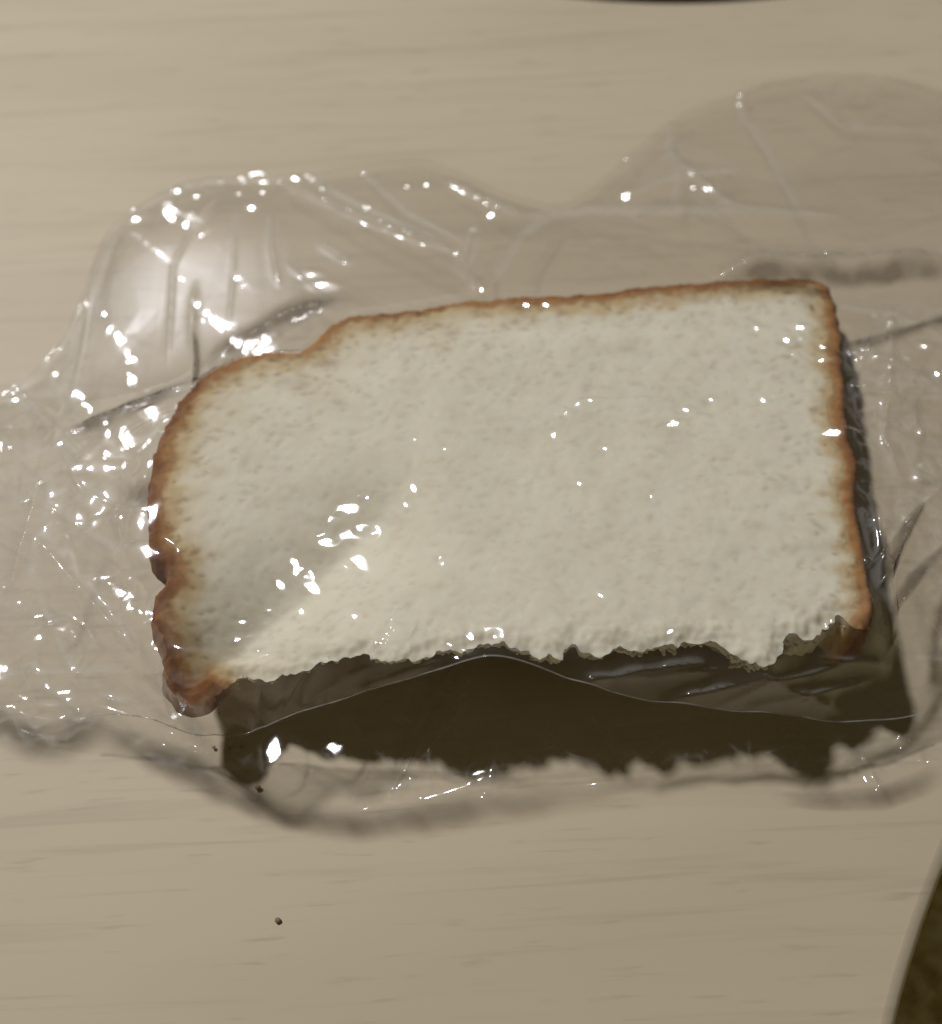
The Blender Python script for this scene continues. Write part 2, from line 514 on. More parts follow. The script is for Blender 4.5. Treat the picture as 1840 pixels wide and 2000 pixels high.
# side wall rows
ROWS = 12
ids = np.array([loop_id[q] for q in range(NL)])
LP = V2[ids]
Tn = np.roll(LP, -4, 0) - np.roll(LP, 4, 0); Tn /= np.linalg.norm(Tn, axis=1)[:, None] + 1e-12
area = .5 * np.sum(LP[:, 0] * np.roll(LP[:, 1], -1) - np.roll(LP[:, 0], -1) * LP[:, 1])
On = np.stack([Tn[:, 1], -Tn[:, 0]], 1) * (1 if area > 0 else -1)
is_torn = np.arange(NL) >= NC
torn_w = sstep(.003, .014, dC[ids]) * is_torn
THK = THICK * (1 - .42 * np.exp(-(((u - LOOP[0][0]) / .022) ** 2 + ((v - LOOP[0][1]) / .02) ** 2)))
rows = []; rb = []; rp = []
for j in range(1, ROWS + 1):
    t = j / ROWS
    z = h[ids] * (1 - t) - THK[ids] * t
    off = (.0008 * math.sin(math.pi * t) + .0003 * perlin(LP[:, 0] / .0018 + 5 * t, LP[:, 1] / .0018 + 7 * t, 57) * math.sin(math.pi * t)) * (~is_torn) + (.0004 * perlin(LP[:, 0] / .004 + t * 3, LP[:, 1] / .004 + t * 2, 51)) * math.sin(math.pi * t)
    off = off - torn_w * (.0062 * t ** 1.1) + torn_w * math.sin(math.pi * t) * (.0013 * perlin(LP[:, 0] / .003 + t * 4, LP[:, 1] / .003 + 9 * t, 52) + .0007 * perlin(LP[:, 0] / .0012 + t * 9, LP[:, 1] / .0012 + 9 * t, 53))
    q = LP + On * off[:, None]
    rows.append(W(q[:, 0], q[:, 1], z) + DROOP[ids]); rb.append(np.where(is_torn, bake[ids], np.maximum(bake[ids], 1.02)))
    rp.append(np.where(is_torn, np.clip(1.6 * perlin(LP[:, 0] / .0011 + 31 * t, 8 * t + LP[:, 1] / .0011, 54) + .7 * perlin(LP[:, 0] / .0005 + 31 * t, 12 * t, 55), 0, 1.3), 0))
# bottom face: same triangles, mapped to the bottom ring
undercut = .0062 * sstep(.003, .014, dC)
nT = np.zeros((nv, 2)); nT[:, 1] = 1
bot_uv = V2.copy(); bot_uv[:, 1] += undercut * np.exp(-(dT / .01) ** 2)
bottom = W(bot_uv[:, 0], bot_uv[:, 1], -THK + .0003 * perlin(u / .005, v / .005, 61)) + DROOP
bottom[ids] = rows[-1]

VERT = np.concatenate([top] + rows[:-1] + [bottom])
BAKE = np.concatenate([bake] + rb[:-1] + [bake])
PORE = np.concatenate([pore] + rp[:-1] + [pore])
ntop = nv; nbot = nv + NL * (ROWS - 1)


def ring_id(j):
    if j == 0: return ids
    if j == ROWS: return ids + nbot
    return nv + (j - 1) * NL + np.arange(NL)


# triangle winding so the top faces up
t0 = np.array(TRI[0]); e1 = V2[t0[1]] - V2[t0[0]]; e2 = V2[t0[2]] - V2[t0[0]]
up = (e1[0] * e2[1] - e1[1] * e2[0]) > 0
F_crumb, F_crust, F_torn = [], [], []
bk_f = dC < (wC * .62)
for f in TRI:
    g = f if up else f[::-1]
    (F_crust if sum(bk_f[i] for i in f) >= 2 else F_crumb).append(g)
    F_crumb.append([i + nbot for i in g[::-1]])
for j in range(ROWS):
    A, B = ring_id(j), ring_id(j + 1)
    for i in range(NL):
        i2 = (i + 1) % NL
        q = [int(A[i]), int(B[i]), int(B[i2]), int(A[i2])]
        if area < 0: q = q[::-1]
        (F_torn if is_torn[i] else F_crust).append(q)


def sub(name, faces, parent):
    used = np.unique(np.concatenate([np.array(f) for f in faces]))
    mp = np.full(len(VERT), -1); mp[used] = np.arange(len(used))
    return mesh_obj(name, VERT[used], [[int(mp[i]) for i in f] for f in faces], M_BREAD, parent, True, {'bake': BAKE[used], 'pore': PORE[used]})


bread = empty('bread_slice', (BO[0], BO[1], 0), 'torn half slice of white bread with brown crust inside the clear bag', 'bread')
sub('crumb', F_crumb, bread); sub('crust', F_crust, bread)
# frayed tufts along the tear, joined with the torn face
tv_, tf_, tb_ = [], [], []
for i in range(NC + 6, NL - 6):
    for rep in range(2):
        if random.random() > .22: continue
        jrow = random.choice([1, 2, 3, 5, 7])
        p = VERT[ring_id(jrow)[i]] + EN * random.uniform(-.0006, .0003)
        out_d = On[i][0] * EX + On[i][1] * EY
        side = np.cross(out_d, EN)
        L = random.uniform(.0002, .0006); wd = random.uniform(.0003, .0006)
        tip = p + out_d * L + side * random.uniform(-.7, .7) * L + EN * random.uniform(-.8, .35) * L
        b0 = len(tv_)
        basep = p - out_d * .0009
        for a_ in range(5):
            an = 2 * math.pi * a_ / 5
            tv_.append(basep + side * math.cos(an) * wd + EN * math.sin(an) * wd * .7)
        for a_ in range(5):
            an = 2 * math.pi * a_ / 5 + .3
            tv_.append((p + tip) / 2 + side * math.cos(an) * wd * random.uniform(.5, 1.1) + EN * math.sin(an) * wd * .6)
        tv_.append(tip)
        for a_ in range(5):
            a2 = (a_ + 1) % 5
            tf_.append([b0 + a_, b0 + a2, b0 + 5 + a2, b0 + 5 + a_]); tf_.append([b0 + 5 + a_, b0 + 5 + a2, b0 + 10])
        tb_ += [float(bake[ids[i]])] * 11
used = np.unique(np.concatenate([np.array(f) for f in F_torn]))
mp = np.full(len(VERT), -1); mp[used] = np.arange(len(used))
allv = np.concatenate([VERT[used], np.array(tv_)])
ft = [[int(mp[i]) for i in f] for f in F_torn] + [[i + len(used) for i in f] for f in tf_]
mesh_obj('torn_edge', allv, ft, M_BREAD, bread, True, {'bake': np.concatenate([BAKE[used], tb_]), 'pore': np.concatenate([PORE[used], np.zeros(len(tv_))])})

# ---------------------------------------------------------------- plastic bag
back_px = [(-330, 850), (-100, 800), (0, 775), (60, 735), (130, 660), (185, 560), (215, 450), (270, 402), (330, 372), (380, 348), (480, 342), (590, 342), (700, 325), (760, 315), (820, 310), (880, 328), (960, 368), (1030, 392), (1090, 402), (1140, 380), (1210, 318), (1300, 240), (1400, 195), (1500, 160), (1650, 140), (1750, 152), (1840, 180), (2000, 230), (2300, 300)]
front_px = [(-330, 1390, .004), (-100, 1398, .004), (0, 1402, .004), (90, 1436, .003), (180, 1396, .009), (280, 1402, .008), (370, 1440, .005), (450, 1452, .004), (515, 1425, .006), (700, 1360, .015), (850, 1314, .022), (930, 1288, .0258), (960, 1284, .0262), (1000, 1290, .0258), (1050, 1306, .024), (1130, 1340, .020), (1220, 1366, .0165), (1400, 1390, .013), (1550, 1402, .0105), (1620, 1414, .0095), (1680, 1410, .009), (1740, 1408, .007), (1790, 1398, .006), (1840, 1385, .006), (2000, 1350, .006), (2300, 1330, .006)]
under_px = [(-330, 1400), (-100, 1400), (0, 1408), (50, 1440), (110, 1450), (180, 1410), (250, 1438), (330, 1480), (420, 1537), (520, 1582), (600, 1604), (690, 1617), (760, 1608), (900, 1583), (1100, 1560), (1300, 1545), (1500, 1556), (1700, 1560), (1760, 1548), (1800, 1525), (1840, 1503), (1950, 1440), (2300, 1400)]
BK = np.array([at(x, y, .0015) for x, y in back_px])
FR = np.array([at(x, y, z) for x, y, z in front_px])
UN = np.array([at(x, y, .002) for x, y in under_px])


def fine(C, it=2):
    for _ in range(it):
        a = C[:-1] * .75 + C[1:] * .25; b = C[:-1] * .25 + C[1:] * .75
        C = np.concatenate([[C[0]], np.stack([a, b], 1).reshape(-1, C.shape[1]), [C[-1]]])
    C = C[np.argsort(C[:, 0])]
    return C


BK, FR, UN = fine(BK, 1), fine(FR), fine(UN)
BKx = np.linspace(BK[0, 0], BK[-1, 0], 500); BKy = np.interp(BKx, BK[:, 0], BK[:, 1]) + .0006 * perlin(BKx / .009, BKx * 0 + .3, 77) + .0003 * perlin(BKx / .0035, BKx * 0 + .6, 78)
BK = np.stack([BKx, BKy, BKy * 0], 1)
X0, X1 = -.105, .122
yb_f = lambda x: np.interp(x, BK[:, 0], BK[:, 1])
yf_f = lambda x: np.interp(x, FR[:, 0], FR[:, 1])
zf_f = lambda x: np.interp(x, FR[:, 0], FR[:, 2])
yu_f = lambda x: np.interp(x, UN[:, 0], UN[:, 1])

# taut film over the bread: membrane with an obstacle on a 0.8 mm grid
GS = .0008
xs = np.arange(X0 - .004, X1 + .004, GS); ys = np.arange(-.075, .135, GS)
XX, YY = np.meshgrid(xs, ys)
ZP = BO[2] + CROSS * XX - .16 * YY
PW = np.stack([XX.ravel(), YY.ravel(), ZP.ravel() - BO[2]], 1)
Q = np.stack([PW @ EX, PW @ EY], 1)
ins = inside(Q, LOOP[::2]).reshape(XX.shape)
obst = np.where(ins, ZP + .0007, .0012)
obst_soft = obst.copy()
for _ in range(4):
    obst_soft[1:-1, 1:-1] = .25 * (obst_soft[:-2, 1:-1] + obst_soft[2:, 1:-1] + obst_soft[1:-1, :-2] + obst_soft[1:-1, 2:])
obst = np.where(ins, obst, np.minimum(obst, obst_soft))
outF = YY < yf_f(XX); outB = YY > yb_f(XX)
fixv = np.where(outF, zf_f(XX), .0015)
outL = XX < X0 + .001
fixv = np.where(outL & ~outF & ~outB, .0095 * sstep(0, .012, YY - yf_f(XX)) * sstep(0, .012, yb_f(XX) - YY) + .002, fixv)
fix = outF | outB | outL
Hh = np.where(fix, fixv, obst)
cO, cF, cV = obst[::5, ::5], fix[::5, ::5], fixv[::5, ::5]
cH = np.where(cF, cV, cO)
for it in range(900):
    n_ = cH.copy()
    n_[1:-1, 1:-1] = .25 * (cH[:-2, 1:-1] + cH[2:, 1:-1] + cH[1:-1, :-2] + cH[1:-1, 2:])
    n_[:, 0] = n_[:, 1]; n_[:, -1] = n_[:, -2]; n_[0] = n_[1]; n_[-1] = n_[-2]
    cH = np.where(cF, cV, np.maximum(n_, cO))
cy_, cx_ = np.arange(len(ys)) / 5, np.arange(len(xs)) / 5
jj = np.minimum(cy_.astype(int), cH.shape[0] - 2); ii = np.minimum(cx_.astype(int), cH.shape[1] - 2)
fb, fa = np.clip(cy_ - jj, 0, 1)[:, None], np.clip(cx_ - ii, 0, 1)[None, :]
up_ = (cH[jj][:, ii] * (1 - fa) + cH[jj][:, ii + 1] * fa) * (1 - fb) + (cH[jj + 1][:, ii] * (1 - fa) + cH[jj + 1][:, ii + 1] * fa) * fb
Hh = np.where(fix, fixv, np.maximum(up_, obst))
for it in range(420):
    n_ = Hh.copy()
    n_[1:-1, 1:-1] = .25 * (Hh[:-2, 1:-1] + Hh[2:, 1:-1] + Hh[1:-1, :-2] + Hh[1:-1, 2:])
    n_[:, 0] = n_[:, 1]; n_[:, -1] = n_[:, -2]; n_[0] = n_[1]; n_[-1] = n_[-2]
    Hh = np.where(fix, fixv, np.maximum(n_, obst))


def blur_(A, k):
    for _ in range(k):
        n_ = A.copy()
        n_[1:-1, 1:-1] = .5 * A[1:-1, 1:-1] + .125 * (A[:-2, 1:-1] + A[2:, 1:-1] + A[1:-1, :-2] + A[1:-1, 2:])
        A = n_
    return A


# the film is a little stiff: it bends over the crust instead of creasing sharply
for _ in range(2):
    Hs = blur_(Hh, 40)
    D_ = np.where(ins, np.maximum(obst - Hs, 0), 0)
    for _k in range(5):
        m_ = D_.copy()
        m_[1:-1, 1:-1] = np.max([D_[1:-1, 1:-1], D_[:-2, 1:-1], D_[2:, 1:-1], D_[1:-1, :-2], D_[1:-1, 2:]], axis=0)
        D_ = m_
    Hn = Hs + blur_(D_, 14)
    wgt = sstep(.004, .014, np.minimum(YY - yf_f(XX), yb_f(XX) - YY)) * sstep(X0, X0 + .01, XX)
    Hh = Hh * (1 - wgt) + np.maximum(Hn, np.where(ins, obst, 0)) * wgt


def samp(A, x, y):
    fx = np.clip((x - xs[0]) / GS, 0, len(xs) - 1.001); fy = np.clip((y - ys[0]) / GS, 0, len(ys) - 1.001)
    i = fx.astype(int); j = fy.astype(int); a = fx - i; b = fy - j
    return (A[j, i] * (1 - a) + A[j, i + 1] * a) * (1 - b) + (A[j + 1, i] * (1 - a) + A[j + 1, i + 1] * a) * b


NX, NY = 820, 500
cx = np.linspace(X0, X1, NX)


def build_grid(yf, yb):
    t = np.linspace(0, 1, NY)
    x = np.repeat(cx[None, :], NY, 0)
    y = yf(cx)[None, :] * (1 - t[:, None]) + yb(cx)[None, :] * t[:, None]
    return x, y


def smooth_grid(A, k):
    A = A.copy()
    for _ in range(k):
        A[1:-1, 1:-1] = .5 * A[1:-1, 1:-1] + .125 * (A[:-2, 1:-1] + A[2:, 1:-1] + A[1:-1, :-2] + A[1:-1, 2:])
    return A


def film_xy(px, py, Hfield):
    """point of the film seen at a photo pixel"""
    z = .004
    for _ in range(6):
        p = at(px, py, z); z = float(samp(Hfield, p[0], p[1]))
    return at(px, py, z)


def ridge(x, y, pts, amp, wid, Hfield):
    """fold line through photo points: a crease with one steep and one easy flank"""
    P = np.array([film_xy(a, b, Hfield)[:2] for a, b in pts])
    flat = np.stack([x.ravel(), y.ravel()], 1)
    d_, _ = seg_dist(flat, P[:-1], P[1:])
    L = np.linalg.norm(P[-1] - P[0])
    tt = ((flat - P[0]) @ (P[-1] - P[0])) / (L * L)
    env = sstep(-.05, .2, tt) * (1 - sstep(.8, 1.05, tt))
    return (amp * np.exp(-d_ / wid) * env * (1 + .3 * perlin(flat[:, 0] / .004, flat[:, 1] / .004, 71))).reshape(x.shape)


def ridged(x, y, wl, seed):
    return 1 - 2 * np.abs(perlin(x / wl, y / wl, seed))


def tin(x, y, d, slope, seed, aniso=1.0, rot=0.):
    # crumpled sheet: a net of flat facets with straight creases between them
    rg = np.random.default_rng(seed)
    ca, sa = math.cos(rot), math.sin(rot)
    xx, yy = (x * ca + y * sa) / aniso, -x * sa + y * ca
    ax = np.arange(xx.min() - 2 * d, xx.max() + 2 * d, d); ay = np.arange(yy.min() - 2 * d, yy.max() + 2 * d, d)
    A, B = np.meshgrid(ax, ay)
    Pp = np.stack([A.ravel(), B.ravel()], 1) + rg.uniform(-.46, .46, (A.size, 2)) * d
    hh = rg.normal(0, slope * d * .7, len(Pp))
    r = delaunay_2d_cdt([Vector(p) for p in Pp], [], [], 0, 1e-9)
    V = np.array([(v_.x, v_.y) for v_ in r[0]]); og = np.array([o_[0] for o_ in r[3]]); hv = hh[og]
    # nearest-bucket rasterisation through a fine regular raster, then bilinear look-up
    st = d / 14
    rx = np.arange(ax[0], ax[-1], st); ry = np.arange(ay[0], ay[-1], st)
    Ra = np.zeros((len(ry), len(rx)))
    for t in r[2]:
        p0, p1, p2 = V[t[0]], V[t[1]], V[t[2]]
        mn = np.minimum(np.minimum(p0, p1), p2); mx = np.maximum(np.maximum(p0, p1), p2)
        i0, i1 = int((mn[0] - rx[0]) / st), int((mx[0] - rx[0]) / st) + 2
        j0, j1 = int((mn[1] - ry[0]) / st), int((mx[1] - ry[0]) / st) + 2
        i0, j0 = max(i0, 0), max(j0, 0)
        sx, sy = np.meshgrid(rx[i0:i1], ry[j0:j1])
        if not sx.size: continue
        det = (p1[1] - p2[1]) * (p0[0] - p2[0]) + (p2[0] - p1[0]) * (p0[1] - p2[1])
        if abs(det) < 1e-14: continue
        w0 = ((p1[1] - p2[1]) * (sx - p2[0]) + (p2[0] - p1[0]) * (sy - p2[1])) / det
        w1 = ((p2[1] - p0[1]) * (sx - p2[0]) + (p0[0] - p2[0]) * (sy - p2[1])) / det
        w2 = 1 - w0 - w1
        m = (w0 >= -1e-6) & (w1 >= -1e-6) & (w2 >= -1e-6)
        Ra[j0:j1, i0:i1][m] = (w0 * hv[t[0]] + w1 * hv[t[1]] + w2 * hv[t[2]])[m]
    fx = np.clip((xx - rx[0]) / st, 0, len(rx) - 1.001); fy = np.clip((yy - ry[0]) / st, 0, len(ry) - 1.001)
    i = fx.astype(int); j = fy.astype(int); a = fx - i; b = fy - j
    return (Ra[j, i] * (1 - a) + Ra[j, i + 1] * a) * (1 - b) + (Ra[j + 1, i] * (1 - a) + Ra[j + 1, i + 1] * a) * b


def blob(x, y, px, py, r, Hfield):
    p = film_xy(px, py, Hfield)
    return np.exp(-(((x - p[0]) ** 2 + (y - p[1]) ** 2) / (r * r)))


def facet(x, y, Z, px, py, a, b, ang, Hfield, gain=1.0):
    """small flat facet of the crumpled film, turned so that it mirrors the lamp"""
    p = film_xy(px, py, Hfield)
    vdir = CAM - p; vdir /= np.linalg.norm(vdir)
    ldir = LAMP - p; ldir /= np.linalg.norm(ldir)
    hv = vdir + ldir; tgt = -hv[:2] / hv[2]                       # wanted gradient
    sc = .0000105 * 10                                            # metres per photo pixel
    a_, b_ = max(a, 4) * sc * .95 + (.0002 if p[2] < .008 else .00008), max(b, 4) * sc * .95 + (.0002 if p[2] < .008 else .00008)
    an = -math.radians(ang); ca, sa = math.cos(an), math.sin(an)
    dx, dy = x - p[0], y - p[1]
    m = (np.abs(dx) < 4 * a_ + 4 * b_) & (np.abs(dy) < 4 * a_ + 4 * b_)
    if m.sum() < 6: return
    lx, ly = dx[m] * ca + dy[m] * sa, -dx[m] * sa + dy[m] * ca
    rr = (lx / a_) ** 2 + (ly / b_) ** 2
    w0 = np.exp(-rr)
    if w0.sum() < 1e-6: return
    zz = Z[m]
    # least squares plane of what is there now
    A = np.stack([dx[m], dy[m], np.ones(m.sum())], 1) * np.sqrt(w0)[:, None]
    co, *_ = np.linalg.lstsq(A, zz * np.sqrt(w0), rcond=None)
    g = (tgt - co[:2]) * gain
    if a < 60: Z[m] += (co[0] * dx[m] + co[1] * dy[m] + co[2] - zz) * .6 * np.exp(-(rr / 2.2) ** 2)
    wnd = np.exp(-(rr / 2.2) ** 2)
    gm = math.hypot(*g)
    if gm > .85: return
    Z[m] += (g[0] * dx[m] + g[1] * dy[m]) * wnd + .75 * (a_ * abs(g[0] * ca + g[1] * sa) + b_ * abs(-g[0] * sa + g[1] * ca)) * np.exp(-(rr / 3) ** 2) * (p[2] < .004)


def crease_lines(x, y, Z):
    # sharp folds of the sheet, where the plastic whitens a little
    dx_ = np.gradient(x, axis=1); dy_ = np.gradient(y, axis=0)
    zx = np.gradient(Z, axis=1) / dx_; zy = np.gradient(Z, axis=0) / dy_
    lap = np.abs(np.gradient(zx, axis=1) / dx_) + np.abs(np.gradient(zy, axis=0) / dy_)
    return sstep(130, 520, lap) * (1 - .85 * sstep(.35, .8, np.hypot(zx, zy)))


def film_mesh(name, x, y, Z, mat, parent, sheen_gain=None, crease=None):
    nyy, nxx = x.shape
    Vv = np.stack([x.ravel(), y.ravel(), Z.ravel()], 1)
    I = np.arange(nyy * nxx).reshape(nyy, nxx)
    Ff = np.stack([I[:-1, :-1], I[:-1, 1:], I[1:, 1:], I[1:, :-1]], -1).reshape(-1, 4)
    return mesh_obj(name, Vv, Ff, mat, parent, True, {k_: a_.ravel() for k_, a_ in (('sheen_gain', sheen_gain), ('crease', crease)) if a_ is not None})


bag = empty('plastic_bag', (0, .03, 0), 'crumpled clear plastic bag around the bread, its mouth open towards the viewer', 'bag')

# ---- upper film
x, y = build_grid(yf_f, yb_f)
Z = smooth_grid(samp(Hh, x, y), 14)
onb = smooth_grid(samp(ins.astype(float), x, y), 6)
dB = yb_f(x) - y; dF = y - yf_f(x)
# amplitude of the crumpling, region by region
amp = .12 + 0 * x
amp += 1.3 * blob(x, y, 1760, 800, .018, Hh) + .8 * blob(x, y, 1770, 1100, .018, Hh) + .04 * blob(x, y, 440, 420, .013, Hh)
amp += .22 * blob(x, y, 180, 1000, .02, Hh) + .25 * blob(x, y, 640, 1080, .014, Hh) + .25 * blob(x, y, 120, 1250, .02, Hh) + .6 * blob(x, y, 1570, 680, .008, Hh)
amp += .12 * blob(x, y, 700, 430, .03, Hh)
amp *= (1 - .45 * onb)
cr = tin(x, y, .014, .085, 1, 1.5, .5) + tin(x, y, .0055, .10, 2, 1.3, -.6) * (.3 + amp) + tin(x, y, .0023, .15, 3) * np.maximum(amp - .16, .0)
cr *= 1 - .5 * onb
cr *= 1 - .3 * (1 - sstep(-.06, -.03, x))
cr *= 1 - .84 * sstep(.018, .045, y + .25 * x) * (1 - sstep(.01, .05, x)) * (1 - onb)
Z = Z + cr + .0006
FOLDS = [([(690, 1358), (780, 1322), (870, 1296)], .0010, .0005), ([(1130, 1338), (1270, 1330), (1430, 1308)], .0010, .0005), ([(1390, 1386), (1500, 1345), (1650, 1305)], .0011, .0005), ([(1450, 1390), (1560, 1372), (1700, 1330)], .0009, .0005), ([(540, 1410), (600, 1350), (660, 1300)], .0009, .0005), ([(580, 1400), (680, 1330), (740, 1300)], .0007, .0004), ([(1655, 700), (1740, 660), (1860, 600)], .0007, .0005), ([(1670, 905), (1760, 940), (1860, 990)], .0008, .0005), ([(1690, 1120), (1760, 1030), (1860, 930)], .0008, .0005), ([(1660, 770), (1700, 660), (1800, 580)], .0006, .0005), ([(1730, 1280), (1780, 1180), (1850, 1130)], .0007, .0005), ([(1720, 1240), (1790, 1290), (1860, 1300)], .0007, .0005), ([(1640, 600), (1740, 610), (1860, 660)], .0006, .0005), ([(1700, 820), (1790, 880), (1860, 880)], .0006, .0004),
         ([(590, 345), (720, 412), (860, 470)], .0006, .0005), ([(700, 330), (800, 420), (915, 480)], .0005, .0004), ([(960, 560), (1010, 470), (1090, 410)], .0005, .0005), ([(1220, 385), (1300, 350), (1440, 330)], .0005, .0005), ([(1440, 210), (1500, 300), (1560, 420)], .0003, .0003), ([(1560, 180), (1640, 240), (1840, 250)], .0003, .0003), ([(1300, 250), (1330, 340), (1310, 410)], .0003, .0003),
         ([(30, 760), (110, 830), (180, 900)], .0007, .0005), ([(120, 875), (160, 960), (290, 1000)], .0006, .0005), ([(20, 980), (110, 1000), (240, 1090)], .0006, .0005), ([(40, 1250), (140, 1210), (260, 1180)], .0006, .0005), ([(10, 1320), (150, 1320), (300, 1290)], .0007, .0005), ([(80, 1180), (130, 1290), (180, 1370)], .0006, .0005),
         ([(530, 350), (700, 430), (905, 505)], .0016, .0011), ([(860, 355), (960, 405), (1020, 425)], .0014, .0012),
         ([(1020, 425), (1150, 412), (1400, 412), (1640, 430)], .0011, .0010),
         ([(385, 560), (372, 640), (378, 735)], .0010, .0006), ([(533, 430), (535, 500), (545, 560)], .0008, .0005), ([(430, 400), (345, 540), (320, 700)], .0005, .0005), ([(470, 420), (455, 560), (440, 640)], .0004, .0004), ([(560, 520), (610, 560), (650, 590)], .0004, .0004),
         ([(120, 862), (250, 800), (400, 735)], .0016, .0009), ([(230, 870), (300, 830), (350, 800)], .0015, .001),
         ([(400, 700), (480, 650), (560, 610), (680, 590)], .0016, .0012),
         ([(95, 940), (60, 1050), (30, 1170)], .0025, .0013), ([(75, 1055), (140, 1130), (275, 1285)], .0022, .0009),
         ([(925, 453), (905, 520), (930, 575)], .0012, .0009), ([(620, 480), (690, 520)], .0010, .0008),
         ([(1660, 755), (1740, 790), (1800, 812)], .002, .0009), ([(1740, 600), (1735, 720), (1720, 860), (1765, 960)], .0012, .0008),
         ([(1800, 985), (1760, 1060), (1715, 1150)], .0024, .0010), ([(1860, 1060), (1790, 1140), (1740, 1200)], .0026, .0012), ([(1690, 700), (1790, 740), (1860, 790)], .0012, .0008),
         ([(1770, 1180), (1830, 1250), (1850, 1330)], .002, .0012), ([(1700, 960), (1720, 1080), (1740, 1260)], .0018, .001),
         ([(800, 1180), (770, 1235), (742, 1280)], .0012, .0007), ([(1120, 1345), (1250, 1320), (1390, 1300)], .0024, .0012), ([(1290, 1375), (1480, 1340), (1640, 1392)], .0028, .0013),
         ([(560, 1400), (620, 1330), (640, 1290)], .0016, .0009), ([(515, 1415), (545, 1350), (575, 1300)], .0020, .0010), ([(1580, 1290), (1640, 1300), (1740, 1300)], .0018, .0012),
         ([(1290, 285), (1370, 360), (1460, 430)], .0010, .0015), ([(1400, 545), (1480, 525), (1590, 540), (1700, 530), (1860, 510)], .0055, .0016),
         ([(180, 1365), (260, 1385), (370, 1443)], .0020, .0009), ([(60, 1300), (80, 1400)], .0016, .0012), ([(1080, 860), (1105, 810), (1170, 787), (1300, 780)], .0006, .0006)]
facet(x, y, Z, 360, 590, 210, 170, -20, Hh, .66)
for P_, a_, w_ in FOLDS: Z = Z + ridge(x, y, P_, a_, w_, Hh)
